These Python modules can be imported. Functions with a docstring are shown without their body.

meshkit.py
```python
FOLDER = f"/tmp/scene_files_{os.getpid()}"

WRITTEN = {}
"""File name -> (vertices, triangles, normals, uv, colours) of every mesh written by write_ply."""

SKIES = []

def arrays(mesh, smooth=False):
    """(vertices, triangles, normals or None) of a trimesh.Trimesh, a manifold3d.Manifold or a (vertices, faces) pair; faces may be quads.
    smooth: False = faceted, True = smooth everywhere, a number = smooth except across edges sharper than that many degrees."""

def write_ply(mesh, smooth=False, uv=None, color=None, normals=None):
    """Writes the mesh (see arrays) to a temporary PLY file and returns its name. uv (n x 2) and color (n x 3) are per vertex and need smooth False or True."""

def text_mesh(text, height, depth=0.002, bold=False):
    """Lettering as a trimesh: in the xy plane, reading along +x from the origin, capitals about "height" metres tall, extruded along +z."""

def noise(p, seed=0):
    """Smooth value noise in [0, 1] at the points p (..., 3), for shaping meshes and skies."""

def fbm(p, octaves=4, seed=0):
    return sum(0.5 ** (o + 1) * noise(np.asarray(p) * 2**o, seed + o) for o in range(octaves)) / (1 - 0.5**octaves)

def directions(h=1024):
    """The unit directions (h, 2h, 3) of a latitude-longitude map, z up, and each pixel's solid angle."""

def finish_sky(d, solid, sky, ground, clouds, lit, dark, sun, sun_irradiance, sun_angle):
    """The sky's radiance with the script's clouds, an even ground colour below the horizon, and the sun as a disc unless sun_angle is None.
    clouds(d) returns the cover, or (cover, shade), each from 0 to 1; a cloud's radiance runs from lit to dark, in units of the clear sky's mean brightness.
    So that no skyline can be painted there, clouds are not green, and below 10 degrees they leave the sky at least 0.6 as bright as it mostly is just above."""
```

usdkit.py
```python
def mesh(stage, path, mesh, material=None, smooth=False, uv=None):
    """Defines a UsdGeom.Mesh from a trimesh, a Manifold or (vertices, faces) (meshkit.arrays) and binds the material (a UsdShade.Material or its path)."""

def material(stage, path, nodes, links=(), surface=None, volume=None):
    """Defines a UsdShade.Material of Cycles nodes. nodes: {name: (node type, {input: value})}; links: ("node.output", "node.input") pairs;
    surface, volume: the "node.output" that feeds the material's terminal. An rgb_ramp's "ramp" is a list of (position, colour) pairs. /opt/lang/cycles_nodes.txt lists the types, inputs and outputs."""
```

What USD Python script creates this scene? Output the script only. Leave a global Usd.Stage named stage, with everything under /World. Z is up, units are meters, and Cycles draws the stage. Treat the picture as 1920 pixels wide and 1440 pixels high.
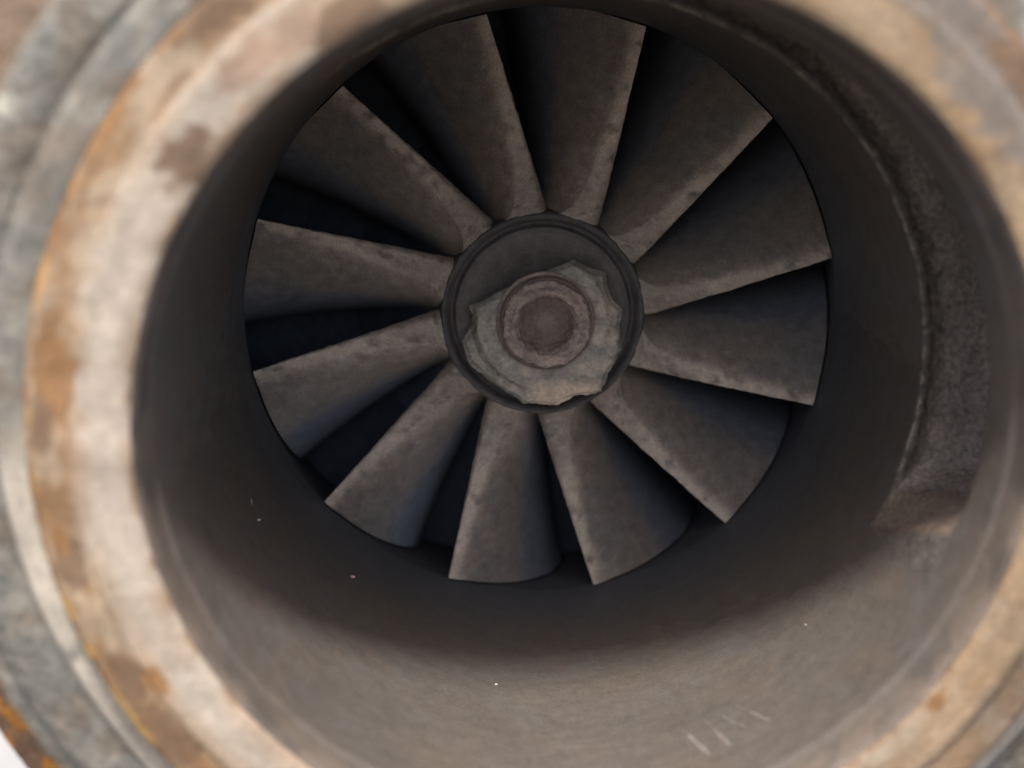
import math, numpy as np, trimesh, usdkit, meshkit
from pxr import Usd, UsdGeom, UsdLux, UsdShade, Sdf, Gf, Vt

stage = Usd.Stage.CreateInMemory()
UsdGeom.SetStageUpAxis(stage, UsdGeom.Tokens.z)
UsdGeom.SetStageMetersPerUnit(stage, 1.0)
UsdGeom.Xform.Define(stage, '/World')
H = 0.100                      # height of the turbine axis above the ground
MM = 0.001
# ------------------------------------------------------------------ camera
F, PITCH, YAW = 2500.0, 0.2388, 0.0526
CAM = (-15.24 * MM, -199.66 * MM, H + 37.87 * MM)
cam = UsdGeom.Camera.Define(stage, '/World/camera')
cam.CreateHorizontalApertureAttr(36.0)
cam.CreateVerticalApertureAttr(27.0)
cam.CreateFocalLengthAttr(F / 1920 * 36.0)
cam.CreateClippingRangeAttr(Gf.Vec2f(0.005, 100.0))
cam.CreateFStopAttr(13.0)
cam.CreateFocusDistanceAttr(0.190)
EXPOSURE = 1.2
cam.CreateExposureAttr(EXPOSURE)
cp, sp, cy, sy = math.cos(PITCH), math.sin(PITCH), math.cos(YAW), math.sin(YAW)
fwd = np.array([sy * cp, cy * cp, -sp]); right = np.array([cy, -sy, 0.0]); up = np.cross(right, fwd)
cam.AddTransformOp().Set(Gf.Matrix4d(*right, 0, *up, 0, *(-fwd), 0, *CAM, 1))
# ------------------------------------------------------------------ sky and sun
SUN = np.array([-0.16, -1.0, 2.2]); SUN /= np.linalg.norm(SUN)
SUN_I, SUN_ANGLE, SKY = 0.70, 8.0, 0.105
sky = UsdLux.DomeLight.Define(stage, '/World/sky')
sky.GetPrim().SetCustomDataByKey('kind', 'structure')
skymat = usdkit.material(stage, '/World/Looks/sky_light', {
    's': ('sky_texture', {'sky_type': 'single_scattering', 'sun_disc': False, 'sun_elevation': float(math.asin(SUN[2])),
                          'sun_rotation': float(math.atan2(SUN[0], SUN[1])), 'aerosol_density': 6.0}),
    'b': ('background_shader', {'strength': SKY})}, [('s.color', 'b.color')], surface='b.background')
UsdShade.MaterialBindingAPI.Apply(sky.GetPrim()).Bind(skymat)
sun = UsdLux.DistantLight.Define(stage, '/World/sun')
sun.CreateNormalizeAttr(True); sun.CreateIntensityAttr(SUN_I); sun.CreateAngleAttr(SUN_ANGLE); sun.CreateColorAttr(Gf.Vec3f(1.0, 0.96, 0.91))
sz = SUN; sx = np.cross([0, 0, 1.0], sz); sx /= np.linalg.norm(sx); syv = np.cross(sz, sx)
sun.AddTransformOp().Set(Gf.Matrix4d(*sx, 0, *syv, 0, *sz, 0, 0, 0, 1, 1))

# ------------------------------------------------------------------ helpers
def lin(r, g, b):
    c = np.array([r, g, b]) / 255.0
    return np.where(c <= 0.04045, c / 12.92, ((c + 0.055) / 1.055) ** 2.4)
def mixc(a, b, t):
    return a + (b - a) * np.clip(t, 0, 1)[..., None]
def sm(x, a, b):
    t = np.clip((x - a) / (b - a), 0, 1); return t * t * (3 - 2 * t)
nz, fbm = meshkit.noise, meshkit.fbm

def grid_normals(P, closed_u=True):
    du = (np.roll(P, -1, 0) - np.roll(P, 1, 0)) if closed_u else np.gradient(P, axis=0)
    dv = np.gradient(P, axis=1)
    n = np.cross(du, dv); L = np.linalg.norm(n, axis=2, keepdims=True)
    return n / np.maximum(L, 1e-12)
def grid_faces(nu, nv, closed_u, keep=None, flip=False):
    i, j = np.meshgrid(np.arange(nu if closed_u else nu - 1), np.arange(nv - 1), indexing='ij')
    if keep is not None: m = keep[i, j]; i, j = i[m], j[m]
    i, j = i.ravel(), j.ravel(); k = (i + 1) % nu
    q = np.stack([i * nv + j, k * nv + j, k * nv + j + 1, i * nv + j + 1], 1)
    f = np.vstack([q[:, [0, 1, 2]], q[:, [0, 2, 3]]])
    return f[:, ::-1] if flip else f

def put(path, v, f, mat, n=None, col=None):
    """one Mesh prim with vertex normals and a vertex colour primvar; v in millimetres"""
    used, inv = np.unique(f, return_inverse=True); f = inv.reshape(f.shape); v = v[used]
    m = UsdGeom.Mesh.Define(stage, path)
    m.CreatePointsAttr(Vt.Vec3fArray.FromNumpy((v * MM).astype(np.float32)))
    m.CreateFaceVertexCountsAttr(Vt.IntArray.FromNumpy(np.full(len(f), 3, np.int32)))
    m.CreateFaceVertexIndicesAttr(Vt.IntArray.FromNumpy(f.astype(np.int32).ravel()))
    m.CreateSubdivisionSchemeAttr('none')
    if n is not None:
        m.CreateNormalsAttr(Vt.Vec3fArray.FromNumpy(n[used].astype(np.float32))); m.SetNormalsInterpolation('vertex')
    if col is not None:
        UsdGeom.PrimvarsAPI(m).CreatePrimvar('tint', Sdf.ValueTypeNames.Color3fArray, 'vertex').Set(Vt.Vec3fArray.FromNumpy(col[used].astype(np.float32)))
    UsdShade.MaterialBindingAPI.Apply(m.GetPrim()).Bind(mat)
    return m
def thing(name, label, cat, loc=(0, 0, 0), group=None):
    x = UsdGeom.Xform.Define(stage, '/World/' + name); x.AddTranslateOp().Set(Gf.Vec3d(*loc))
    p = x.GetPrim(); tag(p, label, cat, group); return x
def tag(p, label, cat=None, group=None, kind=None):
    for k, s in (('label', label), ('category', cat), ('group', group), ('kind', kind)):
        if s: p.SetCustomDataByKey(k, s)

def metal(name, rough=0.6, metallic=0.0, fine=2200.0, bump=0.25, streak=0.0, grain=0.35, spec=0.35, blotch=0.2):
    """tinted worn metal: vertex tint x fine grain noise, optional circumferential streaks, bump"""
    nodes = {
        'a': ('attribute', {'attribute': 'tint'}), 'tc': ('texture_coordinate', {}),
        'n1': ('noise_texture', {'scale': fine, 'detail': 5.0, 'roughness': 0.65}),
        'n2': ('noise_texture', {'scale': fine * 0.16, 'detail': 4.0, 'roughness': 0.6}),
        'flat': ('vector_math', {'math_type': 'multiply', 'vector2': (1, 0, 1)}),
        'len': ('vector_math', {'math_type': 'length'}), 'nrm': ('vector_math', {'math_type': 'normalize'}),
        'sep': ('separate_xyz', {}), 'sum': ('math', {'math_type': 'add'}), 'mul': ('math', {'math_type': 'multiply', 'value2': 900.0}),
        'cmb': ('combine_xyz', {}), 'sc': ('vector_math', {'math_type': 'scale', 'scale': 7.0}), 'add': ('vector_math', {'math_type': 'add'}),
        'n3': ('noise_texture', {'scale': 1.0, 'detail': 4.0, 'roughness': 0.6}),
        'm1': ('map_range', {'from_min': 0.3, 'from_max': 0.7, 'to_min': 1 - grain, 'to_max': 1 + grain}),
        'm2': ('map_range', {'from_min': 0.3, 'from_max': 0.7, 'to_min': 1 - blotch, 'to_max': 1 + blotch}),
        'm3': ('map_range', {'from_min': 0.3, 'from_max': 0.7, 'to_min': 1 - streak, 'to_max': 1 + streak}),
        'x1': ('math', {'math_type': 'multiply'}), 'x2': ('math', {'math_type': 'multiply'}),
        'col': ('vector_math', {'math_type': 'scale'}),
        'rg': ('map_range', {'from_min': 0.3, 'from_max': 0.7, 'to_min': max(rough - 0.12, 0.1), 'to_max': min(rough + 0.12, 1.0)}),
        'bs': ('math', {'math_type': 'add'}),
        'b': ('bump', {'strength': bump, 'distance': 0.0003}),
        'p': ('principled_bsdf', {'metallic': metallic, 'specular_ior_level': spec})}
    links = [('tc.object', 'n1.vector'), ('tc.object', 'n2.vector'), ('tc.object', 'flat.vector1'), ('flat.vector', 'len.vector1'), ('flat.vector', 'nrm.vector1'),
             ('tc.object', 'sep.vector'), ('len.value', 'sum.value1'), ('sep.y', 'sum.value2'), ('sum.value', 'mul.value1'), ('mul.value', 'cmb.y'),
             ('nrm.vector', 'sc.vector1'), ('sc.vector', 'add.vector1'), ('cmb.vector', 'add.vector2'), ('add.vector', 'n3.vector'),
             ('n1.fac', 'm1.value'), ('n2.fac', 'm2.value'), ('n3.fac', 'm3.value'), ('m1.result', 'x1.value1'), ('m2.result', 'x1.value2'),
             ('x1.value', 'x2.value1'), ('m3.result', 'x2.value2'), ('a.color', 'col.vector1'), ('x2.value', 'col.scale'), ('col.vector', 'p.base_color'),
             ('n2.fac', 'rg.value'), ('rg.result', 'p.roughness'), ('n1.fac', 'bs.value1'), ('n2.fac', 'bs.value2'), ('bs.value', 'b.height'), ('b.normal', 'p.normal')]
    return usdkit.material(stage, '/World/Looks/' + name, nodes, links, surface='p.BSDF')

M_bore = metal('sooty_shade_tinted_bore', rough=0.66, streak=0.06, bump=0.08, grain=0.24, fine=3200, blotch=0.07, spec=0.25)
M_pocket = metal('rough_cast_iron', rough=0.6, fine=1500, bump=0.9, grain=0.5, spec=0.5)
M_flange = metal('worn_rusty_flange', rough=0.6, streak=0.10, fine=1300, bump=0.3, grain=0.16)
M_cast = metal('weathered_casting', rough=0.72, fine=1100, bump=0.6, grain=0.25)
M_blade = metal('worn_shade_tinted_blade', rough=0.55, bump=0.07, grain=0.26, fine=3400)  # its tint carries painted shade in the gaps and painted edge highlights
M_nut = metal('crusted_nut', rough=0.66, bump=0.5, fine=1800, grain=0.25)
M_grit = metal('grit', rough=0.8, fine=5000)

# ------------------------------------------------------------------ ground
def flat_mat(name, c1, c2, sc):
    return usdkit.material(stage, '/World/Looks/' + name, {
        'tc': ('texture_coordinate', {}), 'n': ('noise_texture', {'scale': sc, 'detail': 6.0}),
        'r': ('rgb_ramp', {'ramp': [(0.3, c1), (0.7, c2)]}), 'p': ('principled_bsdf', {'roughness': 0.85})},
        [('tc.object', 'n.vector'), ('n.fac', 'r.fac'), ('r.color', 'p.base_color')], surface='p.BSDF')
g = usdkit.mesh(stage, '/World/ground', trimesh.Trimesh([[-6, -6, 0], [6, -6, 0], [6, 6, 0], [-6, 6, 0]], [[0, 1, 2], [0, 2, 3]], process=False), flat_mat('dull_ground', (0.075, 0.07, 0.065), (0.11, 0.105, 0.1), 60.0))
tag(g.GetPrim(), 'dull grey ground under the housing', None, None, 'structure')
bd = trimesh.creation.box([0.5, 0.36, 0.004]); bd.apply_translation([-0.13, 0.19, 0.002])
bm = usdkit.mesh(stage, '/World/pale_board', bd, flat_mat('pale_board_face', (0.27, 0.267, 0.262), (0.31, 0.307, 0.302), 40.0))
tag(bm.GetPrim(), 'pale board under the housing, a white sliver in the lower left corner', 'board')

# ------------------------------------------------------------------ turbine housing
housing = thing('turbine_housing', 'rusty cast metal turbocharger housing with a round flanged outlet', 'turbo housing', (0, 0, H))
def cyl(R, th, a):
    return np.stack([R * np.cos(th), -a, R * np.sin(th)], -1)
def polyline(pts, step):
    pts = np.array(pts, float); out = [pts[0]]
    for p, q in zip(pts[:-1], pts[1:]):
        n = max(1, int(math.ceil(np.linalg.norm(q - p) / step)))
        out += [p + (q - p) * (k + 1) / n for k in range(n)]
    return np.array(out)

# bore profile (R, a): full = where the by-pass pocket is cut, plain = the plain bore at the same index
LIP = 70.55
seg_shroud = polyline([(51.8, -34), (49.2, -20), (47.2, -10.5), (45.3, -1), (45.28, 3), (45.5, 9), (45.5, 37.45)], 0.9)
pocket_key = [((45.5, 37.45), (45.5, 37.45)), ((45.75, 37.75), (45.5, 37.8)), ((46.6, 37.7), (45.5, 38.6)), ((47.0, 37.2), (45.5, 38.9)), ((47.6, 36.7), (45.5, 39.5)),
              ((48.6, 36.2), (45.5, 40.5)), ((53.5, 36.6), (45.5, 44)), ((55.6, 38.5), (45.5, 46)), ((55.8, 49), (45.5, 52.0)), ((54.0, 54.5), (45.5, 54.5)),
              ((46.6, 57.4), (45.5, 57.6)), ((45.62, 58.1), (45.5, 58.1))]
full_p, plain_p = [pocket_key[0][0]], [pocket_key[0][1]]
for (f0, p0), (f1, p1) in zip(pocket_key[:-1], pocket_key[1:]):
    n = max(2, int(np.linalg.norm(np.subtract(f1, f0)) / 0.45))
    for k in range(1, n + 1):
        full_p.append(tuple(np.add(f0, np.multiply(np.subtract(f1, f0), k / n)))); plain_p.append(tuple(np.add(p0, np.multiply(np.subtract(p1, p0), k / n))))
full_p, plain_p = np.array(full_p), np.array(plain_p)
seg_out = polyline([(45.5, 58.1), (45.5, 64.3), (45.62, 64.6), (46.0, 65.2), (46.05, 69.2), (46.15, 69.7), (46.5, 70.15)], 0.6)
NU = 900
th = np.linspace(-math.pi, math.pi, NU, endpoint=False)
deg = np.degrees(th)
prof_full = np.vstack([seg_shroud, full_p[1:], seg_out[1:]]); prof_plain = np.vstack([seg_shroud, plain_p[1:], seg_out[1:]])
i0, i1 = len(seg_shroud) - 1, len(seg_shroud) - 1 + len(full_p) - 1
# the pocket's lower end is a slope that faces up; its line slants from the sleeve edge to the outer edge
s_idx = np.linspace(0, 1, len(prof_full)) * 0; s_idx[i0:i1 + 1] = (plain_p[:, 1] - 37.45) / (58.1 - 37.45); s_idx[i1:] = 1
start = -27.5 + 8.5 * s_idx[None, :]
end = start + 6.2
T = deg[:, None]
w = (0.33 * sm(T, start - 2.0, end + 1.0) + 0.67 * sm(T, end - 1.5, end + 5.0)) * (1 - sm(T, 118, 130))
P = cyl(1.0 * (prof_plain[None, :, 0] * (1 - w) + prof_full[None, :, 0] * w), th[:, None], prof_plain[None, :, 1] * (1 - w) + prof_full[None, :, 1] * w)
# casting relief
rad = np.stack([np.cos(th), 0 * th, np.sin(th)], -1)[:, None, :]
rough_amp = np.zeros(len(prof_full)); rough_amp[i0 + 5:i1 - 1] = 1.0
rel = (fbm(P * 0.6, 4, 3) - 0.5) * 1.6 + (nz(P * 1.5, 8) - 0.5) * 0.7
P = P + rad * (rel * rough_amp[None, :] * w)[..., None]
edge = np.exp(-((np.arange(len(prof_full)) - i0 - 1.0) / 1.3) ** 2)
P = P + rad * ((fbm(P * 1.3, 3, 5) - 0.5) * 0.5 * edge[None, :] * w)[..., None] + np.array([0, 1.0, 0]) * ((fbm(P * 0.9, 3, 6) - 0.5) * 0.6 * edge[None, :] * w)[..., None]
P = P + rad * (((fbm(P * 0.16, 3, 11) - 0.5) * 0.35 + (fbm(P * 0.7, 3, 12) - 0.5) * 0.06) * sm(-P[..., 1], 3, 9))[..., None]
N = grid_normals(P); N *= np.sign((N * rad).sum(-1).mean()) * -1
flipb = False
# tint of the bore
c_base, c_brown, c_grey, c_dark = lin(80, 74, 69), lin(82, 74, 67), lin(81, 77, 74), lin(72, 67, 63)
jj_ = np.arange(len(prof_full))[None, :] + 0 * th[:, None]
Q = np.stack([np.cos(th)[:, None] * 6 + 0 * P[..., 0], P[..., 1] * 0.12, np.sin(th)[:, None] * 6 + 0 * P[..., 0]], -1)
C = mixc(c_base, c_brown, sm(fbm(Q, 4, 21), 0.45, 0.7))
C = mixc(C, c_grey, sm(fbm(Q * 1.7 + 9, 4, 22), 0.5, 0.75) * 0.7)
C = mixc(C, c_dark, sm(fbm(P * 0.25, 4, 23), 0.52, 0.75) * 0.5)
C = mixc(C, lin(72, 74, 80), (1 - sm(-P[..., 1], -2, 24)) * 0.75)  # deep shroud painted blue-grey, the shade colour put into the tint
C = mixc(C, lin(124, 115, 108), rough_amp[None, :] * sm(w, 0.3, 0.6) * 0.95)
C = mixc(C, lin(150, 126, 106), sm(w, 0.0, 0.05) * (1 - sm(w, 0.33, 0.5)) * (jj_ > i0 + 2) * (jj_ < i1 - 1) * 0.28)  # end ledge tinted lighter tan, standing in for light on the slope
C = mixc(C, lin(150, 140, 128), edge[None, :] ** 2 * w * sm(fbm(P * 0.6, 3, 24), 0.35, 0.6) * 0.8)
C = mixc(C, lin(112, 100, 90), sm(-P[..., 1], 63, 69) * sm(fbm(Q * 1.5 + 3, 3, 25), 0.35, 0.6) * 0.6)
nv = len(prof_full); V = P.reshape(-1, 3); Nf = N.reshape(-1, 3); Cf = C.reshape(-1, 3)
jj = np.arange(nv)[None, :] + 0 * np.arange(NU)[:, None]
insect = (deg >= -28)[:, None] & (deg < 131)[:, None] & (jj >= i0) & (jj < i1)
def bore_part(name, keep, mat):
    f = grid_faces(NU, nv, True, keep, flip=flipb)
    fn = np.cross(V[f[:, 1]] - V[f[:, 0]], V[f[:, 2]] - V[f[:, 0]])
    if (fn * Nf[f[:, 0]]).sum() < 0: f = f[:, ::-1]
    return put(f'/World/turbine_housing/{name}', V, f, mat, Nf, Cf)
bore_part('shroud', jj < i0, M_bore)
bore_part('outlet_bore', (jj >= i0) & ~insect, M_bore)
bore_part('bypass_pocket', insect, M_pocket)

# flange and casting: lathes with relief and stains
def lathe(name, prof, step, mat, tint, relief, nu=900, parent='turbine_housing', seed=0, rshift=None):
    pr = polyline(prof, step); t = np.linspace(-math.pi, math.pi, nu, endpoint=False)
    R = np.repeat(pr[None, :, 0], nu, 0); A = np.repeat(pr[None, :, 1], nu, 0)
    if rshift is not None: R = R + rshift(t[:, None], R, A)
    P = cyl(R, t[:, None], A)
    d = np.gradient(pr, axis=0); d /= np.maximum(np.linalg.norm(d, axis=1, keepdims=True), 1e-9)
    nr, na = -d[:, 1], d[:, 0]
    dirs = np.stack([nr[None, :] * np.cos(t)[:, None], -na[None, :] + 0 * t[:, None], nr[None, :] * np.sin(t)[:, None]], -1)
    P = P + dirs * relief(P, R, A)[..., None]
    N = grid_normals(P)
    if (N * dirs).sum() < 0: N = -N
    f = grid_faces(nu, len(pr), True); V = P.reshape(-1, 3); Nf = N.reshape(-1, 3)
    fn = np.cross(V[f[:, 1]] - V[f[:, 0]], V[f[:, 2]] - V[f[:, 0]])
    if (fn * Nf[f[:, 0]]).sum() < 0: f = f[:, ::-1]
    return put(f'/World/{parent}/{name}', V, f, mat, Nf, tint(P, R, A).reshape(-1, 3))

# stains on the face, each at its own place: x, z, radius, aspect along the ring, colour
RUST, DKRUST, ORANGE, GREYM, WHITEM, PINKM = lin(162, 122, 82), lin(130, 106, 86), lin(188, 132, 70), lin(140, 132, 126), lin(212, 200, 188), lin(176, 152, 134)
stains = [(-39.5, 28.2, 2.6, 1.7, DKRUST), (-53.2, 7.0, 2.3, 2.4, RUST), (-55.0, 3.0, 1.5, 2.6, DKRUST), (-53.3, -12.0, 1.9, 1.7, DKRUST), (-54.0, -9.5, 1.0, 2.2, RUST),
          (-48.6, -24.6, 2.4, 1.6, DKRUST), (-45.5, -25.2, 1.4, 1.4, RUST), (-45.5, -31, 2.6, 2.2, DKRUST), (-52.3, 24.6, 1.5, 2.6, RUST), (-54.6, 19.1, 1.6, 2.6, ORANGE), (-46.6, 33.4, 1.9, 2.6, RUST), (-35, 43, 2.0, 3, DKRUST),
          (-33.3, 37.5, 2.2, 1.8, PINKM), (-23.8, 41.8, 2.6, 1.6, DKRUST), (-29, 40, 1.8, 1.6, PINKM), (-46.3, 18.0, 2.6, 2.4, WHITEM), (-48.5, 3.0, 2.8, 3.0, WHITEM), (-47, -9, 2.4, 2.6, WHITEM), (-43, 24, 2.0, 1.8, WHITEM),
          (40.2, -21.5, 1.2, 1.6, RUST), (37.6, -29.3, 1.0, 1.6, RUST), (38, 35, 3.4, 3.2, GREYM), (41, 37, 2.6, 3.2, DKRUST), (33, 45, 3.0, 2.5, GREYM)]
def stain(Cc, P, lst, seed):
    for k, (x, z, r, asp, c) in enumerate(lst):
        R0 = math.hypot(x, z); u = np.array([x, z]) / R0; tv = np.array([-u[1], u[0]])
        dx, dz = P[..., 0] - x, P[..., 2] - z
        d = np.hypot((dx * u[0] + dz * u[1]) / r, (dx * tv[0] + dz * tv[1]) / (r * asp))
        d = d + (fbm(P * 0.55, 4, seed + k) - 0.5) * 1.5
        Cc = mixc(Cc, c, (1 - sm(d, 0.6, 1.15)) * 0.9)
    return Cc
FACE, CAST = 0.52, 0.5
def face_tint(P, R, A):
    t = np.arctan2(P[..., 2], P[..., 0])
    Q = np.stack([np.cos(t) * 7, R * 0.35, np.sin(t) * 7], -1)
    C = mixc(lin(188, 166, 142), lin(198, 186, 170), sm(fbm(Q * 0.8, 3, 31), 0.36, 0.64))
    C = mixc(C, lin(186, 154, 122), sm(fbm(Q * 1.3 + 5, 3, 32), 0.46, 0.72) * 0.7)
    C = mixc(C, lin(204, 197, 188), np.exp(-((R - 49.3) / 2.2) ** 2) * sm(-np.cos(t), 0.3, 0.8) * 0.7)
    rightside = sm(np.cos(t - math.radians(35)), -0.2, 0.6)
    C = mixc(C, lin(166, 142, 112), rightside * 0.75)                       # tan film over the right half
    C = mixc(C, mixc(lin(122, 106, 92), lin(120, 116, 114), sm(fbm(Q * 1.3, 4, 33), 0.4, 0.62)), sm(R, 50.6, 52.6) * rightside * 0.95)
    C = mixc(C, mixc(lin(150, 114, 76), lin(184, 164, 140), sm(fbm(Q * 1.3, 4, 34), 0.40, 0.58)), sm(R, 52.0, 53.8) * (1 - rightside) * 0.8)
    C = stain(C, P, stains, 40)
    ll = sm(-np.cos(t - math.radians(25)), 0.3, 0.8)
    e = sm(R, 55.9, 56.7)
    C = mixc(C, mixc(lin(158, 110, 66), lin(122, 98, 76), sm(fbm(P * 0.45, 4, 35), 0.42, 0.6)), e * sm(fbm(P * 0.35 + 4, 3, 36), 0.40, 0.58) * 0.7)
    C = mixc(C, lin(212, 170, 98), sm(R, 55.8, 56.5) * ll * (0.35 + 0.65 * sm(-P[..., 2], 4, 14)) * sm(fbm(P * 0.3 + 8, 3, 38), 0.46, 0.58) * 0.85)
    C = mixc(C, lin(150, 118, 88), sm(-P[..., 1] * -1 * 0 + (47.4 - R), 0, 0.9) * sm(fbm(Q * 2.2, 3, 37), 0.45, 0.6) * 0.8)
    return C * FACE * np.array([1.02, 0.99, 0.95])
face_rel = lambda P, R, A: (fbm(P * 0.5, 4, 51) - 0.5) * 0.18 + (fbm(P * 0.12, 2, 52) - 0.5) * 0.3
lathe('outlet_flange', [(46.5, 70.15), (47.1, 70.45), (48.0, 70.6), (51.6, 70.75), (52.3, 70.6), (52.8, 70.25), (56.0, 70.2), (56.6, 70.05), (57.0, 69.6), (57.15, 69.0), (57.1, 67.9), (56.6, 67.2), (55.9, 66.6)], 0.3, M_flange, face_tint, face_rel)
def cast_tint(P, R, A):
    C = mixc(lin(132, 132, 126), lin(156, 152, 142), sm(fbm(P * 0.3, 4, 61), 0.4, 0.65))
    C = mixc(C, lin(128, 112, 98), sm(fbm(P * 0.2 + 7, 4, 62), 0.5, 0.68) * 0.6)
    C = mixc(C, lin(205, 196, 182) * 1.2, (1 - sm(R, 60.7, 61.8)) * sm(fbm(P * 0.25, 3, 63), 0.05, 0.4) * sm(-P[..., 2], -6, 8))
    C = mixc(C, lin(140, 116, 94), sm(R, 67.2, 69) * sm(P[..., 2], 0, 30) * 0.9)
    C = mixc(C, lin(206, 206, 190), sm(R, 65.2, 66.2) * (1 - sm(R, 67.8, 68.8)) * sm(nz(P * 0.33, 64), 0.55, 0.75) * sm(P[..., 2], 10, 30))
    o = sm(R, 69.5, 71.5) * sm(-P[..., 2], 10, 22)
    C = mixc(C, lin(118, 90, 70), o * 0.95)
    C = mixc(C, lin(190, 128, 50), o * sm(fbm(P * 0.3, 4, 65), 0.5, 0.62))
    return C * CAST
cast_rel = lambda P, R, A: ((fbm(P * 0.35, 4, 71) - 0.5) * 0.6 + (fbm(P * 1.1, 3, 72) - 0.5) * 0.15) * sm(R, 61.3, 63)
lathe('clamp_groove', [(55.9, 66.6), (55.4, 65.9), (56.4, 65.7), (58.0, 66.1), (60.6, 65.9), (61.2, 65.4), (61.6, 64.95), (62.0, 64.8), (62.5, 64.9)], 0.3, M_flange, cast_tint, face_rel)
lathe('housing_body', [(62.5, 64.9), (63.4, 65.1), (66.4, 64.8), (67.6, 64.3), (68.5, 63.3), (70.5, 62.6), (72.2, 61.6), (74.2, 61.0), (75.7, 58), (76.0, 54), (75.0, 44), (66.0, 34), (62, 28)], 0.5, M_cast, cast_tint, cast_rel)

# scroll of the housing behind the outlet
NS, NC = 200, 48
sv = []; ts = np.linspace(0, 2 * math.pi, NS); tcirc = np.linspace(0, 2 * math.pi, NC, endpoint=False)
for k, t in enumerate(ts):
    r = 12 + 14 * k / (NS - 1); Rc = 54 + 0.75 * r
    ang = math.radians(-150) + t
    rr = Rc + r * np.cos(tcirc) * 1.0; aa = -8 + r * np.sin(tcirc) * 1.1
    sv.append(cyl(rr, ang, aa))
SP = np.array(sv); SP = SP + 0
rn = (fbm(SP * 0.3, 4, 81) - 0.5) * 0.9
cen = SP.mean(1, keepdims=True); SP = SP + (SP - cen) / np.linalg.norm(SP - cen, axis=2, keepdims=True) * rn[..., None]
fs = []
for k in range(NS - 1):
    for j in range(NC):
        a, b = k * NC + j, k * NC + (j + 1) % NC; fs += [(a, b, b + NC), (a, b + NC, a + NC)]
scv = SP.reshape(-1, 3); scm = trimesh.Trimesh(scv, fs, process=False)
caps = [[(k0 * NC), k0 * NC + j, k0 * NC + j + 1] for k0 in (0, NS - 1) for j in range(1, NC - 1)]
scm = trimesh.Trimesh(scv, np.vstack([scm.faces, caps]), process=False); scm.fix_normals()
put('/World/turbine_housing/scroll', np.array(scm.vertices), np.array(scm.faces), M_cast, np.array(scm.vertex_normals), cast_tint(np.array(scm.vertices), np.full(len(scm.vertices), 64.5), None))
# back plate closes the housing behind the wheel; foot carries it on the ground
bp = trimesh.creation.cylinder(radius=66, height=6, sections=96); bp.apply_transform(trimesh.transformations.rotation_matrix(math.pi / 2, [1, 0, 0])); bp.apply_translation([0, 37, 0])
bp = trimesh.graph.smooth_shade(bp, angle=0.5)
put('/World/turbine_housing/back_plate', np.array(bp.vertices), np.array(bp.faces), M_cast, np.array(bp.vertex_normals), np.tile(lin(96, 92, 86), (len(bp.vertices), 1)))
ft = trimesh.creation.box([58, 34, 44]); ft.apply_translation([0, 6, -78])
ft = trimesh.graph.smooth_shade(ft, angle=0.5)
put('/World/turbine_housing/inlet_foot', np.array(ft.vertices), np.array(ft.faces), M_cast, np.array(ft.vertex_normals), np.tile(lin(120, 112, 102), (len(ft.vertices), 1)))

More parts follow.
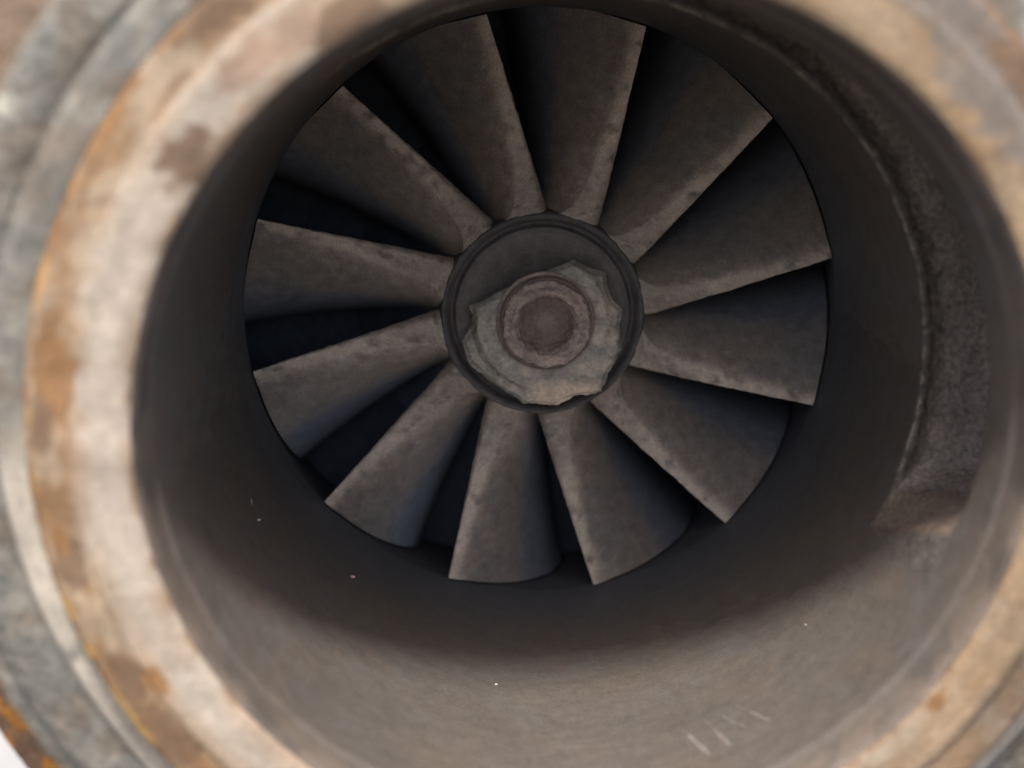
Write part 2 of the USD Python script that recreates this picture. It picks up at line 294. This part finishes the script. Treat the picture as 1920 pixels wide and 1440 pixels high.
# pale scratches in the soot of the bore: thin skins of bare metal just proud of the wall
def bore_R(t, a):
    p = cyl(np.full_like(t, 45.5), t, a); return 45.5 + (fbm(p * 0.16, 3, 11) - 0.5) * 0.35 + (fbm(p * 0.7, 3, 12) - 0.5) * 0.06
def scratch(k, t0, a0, t1, a1, wd, col):
    s = np.linspace(0, 1, 24)[:, None]; e = np.array([-1, -0.4, 0.4, 1.0])[None, :]
    t = np.radians(t0 + (t1 - t0) * s); a = a0 + (a1 - a0) * s
    d = np.array([(a1 - a0), -(math.radians(t1 - t0) * 45.5)]); d /= np.linalg.norm(d)
    wj = wd * np.sqrt(np.clip(1 - (2 * s - 1) ** 4, 0.02, 1)) * (0.55 + 0.9 * nz(np.c_[s * 7, s * 0 + k, s * 0], 90)[:, None])
    t = t + d[0] * wj * e / 45.5; a = a + d[1] * wj * e
    p = cyl(bore_R(t, a) - 0.045 * (1 - np.abs(e)) - 0.012, t, a)
    n = np.repeat(np.repeat(-np.stack([np.cos(t[:, :1]), 0 * t[:, :1], np.sin(t[:, :1])], -1), 1, 1), 4, 1)
    f = grid_faces(24, 4, False); V = p.reshape(-1, 3); nf = n.reshape(-1, 3)
    fn = np.cross(V[f[:, 1]] - V[f[:, 0]], V[f[:, 2]] - V[f[:, 0]])
    if (fn * nf[f[:, 0]]).sum() < 0: f = f[:, ::-1]
    put('/World/turbine_housing/scratch' + (f'_{k:03d}' if k else ''), V, f, M_grit, nf, np.tile(col, (len(V), 1)))
for k, s in enumerate([(-71.6, 51.3, -69.5, 57.4, 0.34, lin(98, 91, 86)), (-67.6, 51.8, -66.2, 57.2, 0.30, lin(97, 90, 85)), (-61.4, 51.8, -59.2, 55.7, 0.22, lin(96, 89, 83)), (-65.6, 50.0, -64.0, 53.0, 0.18, lin(92, 86, 80)), (-64.2, 52.2, -62.9, 54.9, 0.14, lin(92, 86, 80)), (-72.4, 49.8, -70.6, 52.2, 0.10, lin(90, 84, 78)), (-63.0, 49.0, -61.6, 51.2, 0.12, lin(90, 84, 78)), (-68.6, 49.2, -67.4, 51.4, 0.12, lin(92, 86, 80)), (-154.9, 28.2, -154.3, 29.6, 0.16, lin(150, 158, 150))]):
    scratch(k, *s)

# ------------------------------------------------------------------ turbine wheel
wheel = thing('turbine_wheel', 'dark twelve bladed turbine wheel inside the round outlet', 'turbine wheel', (0, 0, H))
c_bl, c_bl2, c_edge, c_edge2 = lin(122, 113, 106), lin(114, 109, 105), lin(158, 142, 129), lin(148, 143, 134)
def blade(k):
    th0 = math.radians(101.0 - 30 * k)
    rs = np.concatenate([np.linspace(15.0, 20, 14), np.linspace(20.8, 44.6, 44), [44.85, 45.0]])
    nd = 40; dd = 27.0 * np.linspace(0, 1, nd) ** 1.5
    rows = []; nose = []
    for r in rs:
        A, D_ = math.radians(26.0), 7.6
        h = 0.36 + 2.35 * np.clip((45 - r) / 29.4, 0, 1.1) ** 1.7 + 1.2 * math.exp(-max(r - 15.4, 0) / 1.3)
        u = r * A * (1 - np.exp(-dd / D_)); v = -dd
        du = r * A / D_ * np.exp(-dd / D_); tl = np.hypot(du, 1); tu, tv = du / tl, -1 / tl
        nu_, nv_ = -tv, tu                        # faces the outlet, ccw
        hh = h * (1 - 0.45 * dd / 27)
        fu, fv = u + nu_ * hh * 0 + (-nv_ * 0), v
        front = np.stack([u + (-tv) * hh * 1.0, v + tu * hh], 1); back = np.stack([u + tv * hh, v - tu * hh], 1)
        ph = np.linspace(math.pi / 2, -math.pi / 2, 17)[1:-1]
        n0 = np.array([-tv[0], tu[0]]); t0 = np.array([tu[0], tv[0]])
        ns = np.array([(u[0], v[0]) + h * (np.sin(p) * n0 - np.cos(p) * t0) for p in ph])
        loop = np.vstack([front[::-1], ns, back])
        # nose extreme set so that the straight edge runs from hub to tip
        off = -loop[:, 0].min() - (0.25 + 0.118 * (45 - r))
        loop[:, 0] += off
        loop[:, 1] -= loop[:, 1].max() - 0.28 * h; over = loop[:, 1] > 0; loop[over, 1] *= 0.12
        t = th0 + loop[:, 0] / r
        gr = 0.19 * np.maximum(-loop[:, 1] - 1.0, 0) * max(r - 15, 0) / 30; rows.append(cyl(r + gr, t, loop[:, 1])); nose.append(np.concatenate([dd[::-1] + 0.6, np.zeros(len(ns)), dd + 0.6]))
    P = np.array(rows); ND = np.array(nose); R = np.hypot(P[..., 0], P[..., 2])
    N = grid_normals(P, False)
    dP = np.gradient(P, axis=1)
    jag = np.exp(-(ND / 1.0) ** 2) * (0.35 + 0.65 * (1 - sm(R, 36, 45)))
    sd = 100 + 7 * k
    P = P + N * (((fbm(P * 1.1, 4, sd) - 0.5) * 0.26 + (nz(P * 2.6, sd + 1) - 0.5) * 0.12) * jag)[..., None]
    P = P + N * ((fbm(P * 0.3, 2, sd + 2) - 0.5) * 0.12)[..., None]
    N = grid_normals(P, False)
    C = mixc(c_bl, c_bl2, sm(fbm(P * 0.12, 3, sd + 3), 0.4, 0.65))
    C = mixc(C, lin(92, 97, 108), sm(P[..., 1], 4.5, 9) * 0.8)  # deep blade flanks painted blue-grey to look like shaded gaps
    near = np.exp(-(ND / 2.2) ** 2)
    crust = sm(fbm(P * 0.55, 4, sd + 4), 0.36, 0.6)
    C = mixc(C, mixc(c_edge, c_edge2, sm(fbm(P * 0.4 + 3, 3, sd + 5), 0.45, 0.6)), near * (0.35 + 0.65 * crust) * (0.55 + 0.45 * (1 - sm(R, 30, 44))))
    C = mixc(C, c_edge, np.exp(-(ND / 5.0) ** 2) * (1 - sm(R, 18, 33)) * 0.55)
    C = mixc(C, lin(176, 166, 154), near * sm(fbm(P * 1.3, 4, sd + 6), 0.58, 0.72) * 0.55)
    C = mixc(C, lin(78, 74, 72), np.exp(-(ND / 1.3) ** 2) * sm(fbm(P * 1.1 + 5, 4, sd + 8), 0.6, 0.72) * 0.6)
    C = mixc(C, lin(192, 176, 161), np.exp(-(np.maximum(ND - 0.7, 0) / 0.45) ** 2) * sm(R, 18, 30) * sm(fbm(P * 0.5, 3, sd + 9), 0.24, 0.46))  # bright line on the trailing edge is a highlight painted into the tint
    C = C * (0.9 + 0.2 * ((k * 0.618 + 0.3) % 1.0))
    nr_, nl = P.shape[:2]
    f = grid_faces(nr_, nl, False); V = P.reshape(-1, 3); Nf = N.reshape(-1, 3)
    mid = P.mean(1); fn = np.cross(V[f[:, 1]] - V[f[:, 0]], V[f[:, 2]] - V[f[:, 0]])
    outward = (V[f[:, 0]] - mid[(f[:, 0] // nl)])
    if (fn * outward).sum() < 0: f = f[:, ::-1]
    if (Nf * (V - np.repeat(mid, nl, 0))).sum() < 0: Nf = -Nf
    # tip cap: strip between front and back
    b = (nr_ - 1) * nl; h2 = nl // 2
    tip = V[b:b + nl]; tn = np.stack([tip[:, 0], 0 * tip[:, 0], tip[:, 2]], 1); tn /= np.linalg.norm(tn, axis=1, keepdims=True)
    cb = len(V); cf = []
    for j in range(h2):
        a0, a1, b0, b1 = cb + j, cb + j + 1, cb + nl - 1 - j, cb + nl - 2 - j
        if a1 < b1: cf += [(a0, a1, b1), (a0, b1, b0)]
        elif a1 == b1: cf += [(a0, a1, b0)]
    cf = np.array(cf); V2 = np.vstack([V, tip]); N2 = np.vstack([Nf, tn]); C2 = np.vstack([C.reshape(-1, 3), C.reshape(-1, 3)[b:b + nl]])
    fn = np.cross(V2[cf[:, 1]] - V2[cf[:, 0]], V2[cf[:, 2]] - V2[cf[:, 0]])
    if (fn * N2[cf[:, 0]]).sum() < 0: cf = cf[:, ::-1]
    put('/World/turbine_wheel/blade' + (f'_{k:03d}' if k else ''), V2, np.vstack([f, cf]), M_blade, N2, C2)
for k in range(12): blade(k)

def hub_tint(P, R, A):
    C = mixc(lin(92, 86, 84), lin(104, 100, 98), sm(fbm(P * 0.4, 4, 201), 0.4, 0.62))
    C = mixc(C, lin(72, 77, 88), sm(R, 16.5, 20))  # hub flank painted dark blue-grey as the shade between the blades
    C = mixc(C, lin(116, 107, 102), (1 - sm(R, 12.9, 13.5)) * 0.6)
    return mixc(C, lin(80, 76, 76), sm(R, 13.2, 13.8) * (1 - sm(R, 15.9, 16.6)) * 0.6)
hub_rel = lambda P, R, A: (fbm(P * 0.9, 4, 202) - 0.5) * 0.16
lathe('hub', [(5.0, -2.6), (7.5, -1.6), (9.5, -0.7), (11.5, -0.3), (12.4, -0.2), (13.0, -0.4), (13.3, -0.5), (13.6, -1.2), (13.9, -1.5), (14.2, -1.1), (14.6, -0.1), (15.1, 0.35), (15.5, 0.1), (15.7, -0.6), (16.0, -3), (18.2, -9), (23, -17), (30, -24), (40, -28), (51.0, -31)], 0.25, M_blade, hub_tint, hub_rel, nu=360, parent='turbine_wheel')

# lock nut with one ground flat and a ragged, chewed rim
NUT = [(171, 11.4), (147, 7.7), (105, 6.5), (64, 9.7), (50.5, 9.9), (35.5, 11.4), (23.4, 10.5), (13.9, 10.7), (4.5, 12.0), (-7.7, 11.4), (-23.7, 13.1), (-41.2, 13.0), (-52.5, 14.5), (-69.5, 12.9), (-82.9, 13.4), (-102, 13.7), (-116, 13.0), (-131.6, 12.9), (-149.6, 13.2), (-163, 12.85), (-171, 11.0), (-180.6, 10.6)]
pts = np.array([(r * math.cos(math.radians(t)), r * math.sin(math.radians(t))) for t, r in NUT])
ang = np.linspace(-math.pi, math.pi, 420, endpoint=False)
from shapely.geometry import Polygon, LineString
poly = Polygon(pts + np.array([-0.1, 0.25]))
def radial(pg):
    out = []
    for t in ang:
        g = pg.intersection(LineString([(0, 0), (40 * math.cos(t), 40 * math.sin(t))])); out.append(g.length)
    return np.array(out)
r_out = radial(poly); r_mid = radial(poly.buffer(-1.0).buffer(0.3))
r_in = np.maximum(radial(poly.buffer(-1.6)), 6.95); r_boss = np.full_like(r_out, 6.85)
rows = [(r_out * 0.70, -2.4), (r_out * 0.74, -1.0), (r_out * 0.90, 1.2), (r_out * 0.985, 2.6), (r_out, 3.2), (r_out, 4.0), (r_out * 0.97, 4.35), (np.maximum(r_mid, 7.5), 5.05), (np.maximum(r_in, 7.5), 5.15), (0.4 * np.maximum(r_in, 7.5) + 0.6 * 7.5, 5.3), (r_boss + 0.55, 5.1), (r_boss + 0.3, 4.6), (r_boss + 0.05, 4.8), (r_boss, 5.3), (r_boss - 0.05, 6.6), (r_boss - 0.35, 7.2)]
fine = []
for (ra, aa), (rb, ab) in zip(rows[:-1], rows[1:]):
    n = max(2, int(np.hypot((rb - ra).mean(), ab - aa) / 0.2))
    fine += [(ra + (rb - ra) * q / n, aa + (ab - aa) * q / n) for q in range(n)]
fine.append(rows[-1])
NR = np.array([x[0] for x in fine]).T; NA = np.array([x[1] for x in fine])[None, :] + 0 * NR
led = sm(np.cos(ang - math.radians(212)), 0.55, 0.85)[:, None] * sm(NR, 10.4, 10.9) * sm(NA, 2.0, 3.5); NA = NA - 1.6 * led
led2 = sm(np.cos(ang - math.radians(20)), 0.5, 0.8)[:, None] * sm(NR, 9.0, 10.2) * sm(NA, 2.0, 3.5); NA = NA - 0.9 * led2
NP = cyl(NR, ang[:, None], NA)
Nn = grid_normals(NP); rr_ = np.stack([np.cos(ang), 0 * ang, np.sin(ang)], -1)[:, None, :]
if (Nn * rr_).sum() < 0: Nn = -Nn
low = (1 - sm(NP[..., 2], -1, 5)) * 0.75 + 0.25
NP = NP + Nn * (((fbm(NP * 0.55, 4, 211) - 0.5) * 1.0 + (fbm(NP * 1.4, 3, 212) - 0.5) * 0.4) * low * sm(NR, 7.2, 8.4))[..., None]
Nn = grid_normals(NP)
if (Nn * rr_).sum() < 0: Nn = -Nn
NC_ = mixc(lin(168, 160, 149), lin(148, 143, 134), sm(fbm(NP * 0.5, 4, 213), 0.42, 0.6))
NC_ = mixc(NC_, lin(190, 174, 158), sm(fbm(NP * 0.42 + 3, 4, 214), 0.5, 0.6) * sm(NP[..., 0] - NP[..., 2], 0, 8) * 0.75)
NC_ = mixc(NC_, lin(212, 190, 168), sm(-NP[..., 2], 8.5, 10.5) * sm(NP[..., 0], -3, -1) * (1 - sm(NP[..., 0], 7.5, 9)) * sm(NA, 1.2, 2.6) * 0.95)
NC_ = mixc(NC_, lin(158, 140, 130), 1 - sm(NR, 7.0, 7.6))
f = grid_faces(len(ang), NR.shape[1], True); V = NP.reshape(-1, 3); Nf = Nn.reshape(-1, 3)
fn = np.cross(V[f[:, 1]] - V[f[:, 0]], V[f[:, 2]] - V[f[:, 0]])
if (fn * Nf[f[:, 0]]).sum() < 0: f = f[:, ::-1]
put('/World/turbine_wheel/lock_nut', V, f, M_nut, Nf, NC_.reshape(-1, 3))
def shaft_tint(P, R, A):
    C = mixc(lin(164, 146, 134), lin(146, 130, 122), sm(fbm(P * 0.9, 4, 221), 0.42, 0.6))
    C = mixc(C, lin(116, 98, 90), 1 - sm(R, 3.6, 4.6))
    return mixc(C, lin(136, 120, 110), (1 - sm(R, 0.6, 2.4)) * 0.9)
lathe('shaft_end', [(0.02, 6.1), (2.0, 5.9), (3.3, 6.0), (3.9, 6.5), (4.3, 7.4), (4.7, 8.0), (5.1, 8.15), (5.5, 7.9), (5.8, 7.75), (6.3, 7.75), (6.5, 7.5), (6.6, 7.0), (6.6, 5.6)], 0.14, M_nut, shaft_tint,
      lambda P, R, A: ((fbm(P * 1.2, 4, 222) - 0.5) * 0.8 + (fbm(P * 0.5, 2, 223) - 0.5) * 0.6) * sm(R, 2, 5), nu=300, parent='turbine_wheel')

# ------------------------------------------------------------------ grit lying in the bore
def grit(k, t, a, size, col, label):
    s = trimesh.creation.icosphere(subdivisions=2); v = np.array(s.vertices)
    v = v * (0.7 + 0.6 * fbm(v * 1.4 + k * 5, 2, 300 + k))[:, None] * size * np.array([1.2, 0.9, 0.7])
    tr = np.array([math.radians(t)]); p = cyl(bore_R(tr, np.array([a])) - size * 0.45, tr, np.array([a]))[0]
    nm = '/World/grit_speck' + (f'_{k:03d}' if k else '')
    x = UsdGeom.Xform.Define(stage, nm) if False else None
    m = put(nm, v, np.array(s.faces), M_grit, None, np.tile(col, (len(v), 1)))
    m.AddTranslateOp().Set(Gf.Vec3d(p[0] * MM, p[1] * MM, H + p[2] * MM)); tag(m.GetPrim(), label, 'grit')
grit(0, -129.4, 17.4, 0.36, lin(176, 134, 130), 'tiny pinkish speck in the dark bore below the blade tips')
grit(1, -101.0, 33.6, 0.18, lin(170, 160, 150), 'tiny white speck on the lit bottom of the bore')
grit(2, -151.8, 30.6, 0.24, lin(150, 158, 152), 'tiny grey green speck on the dark left wall of the bore')
grit(3, -46.8, 41.9, 0.13, lin(150, 140, 134), 'tiny pale speck on the right side of the lit bore wall')
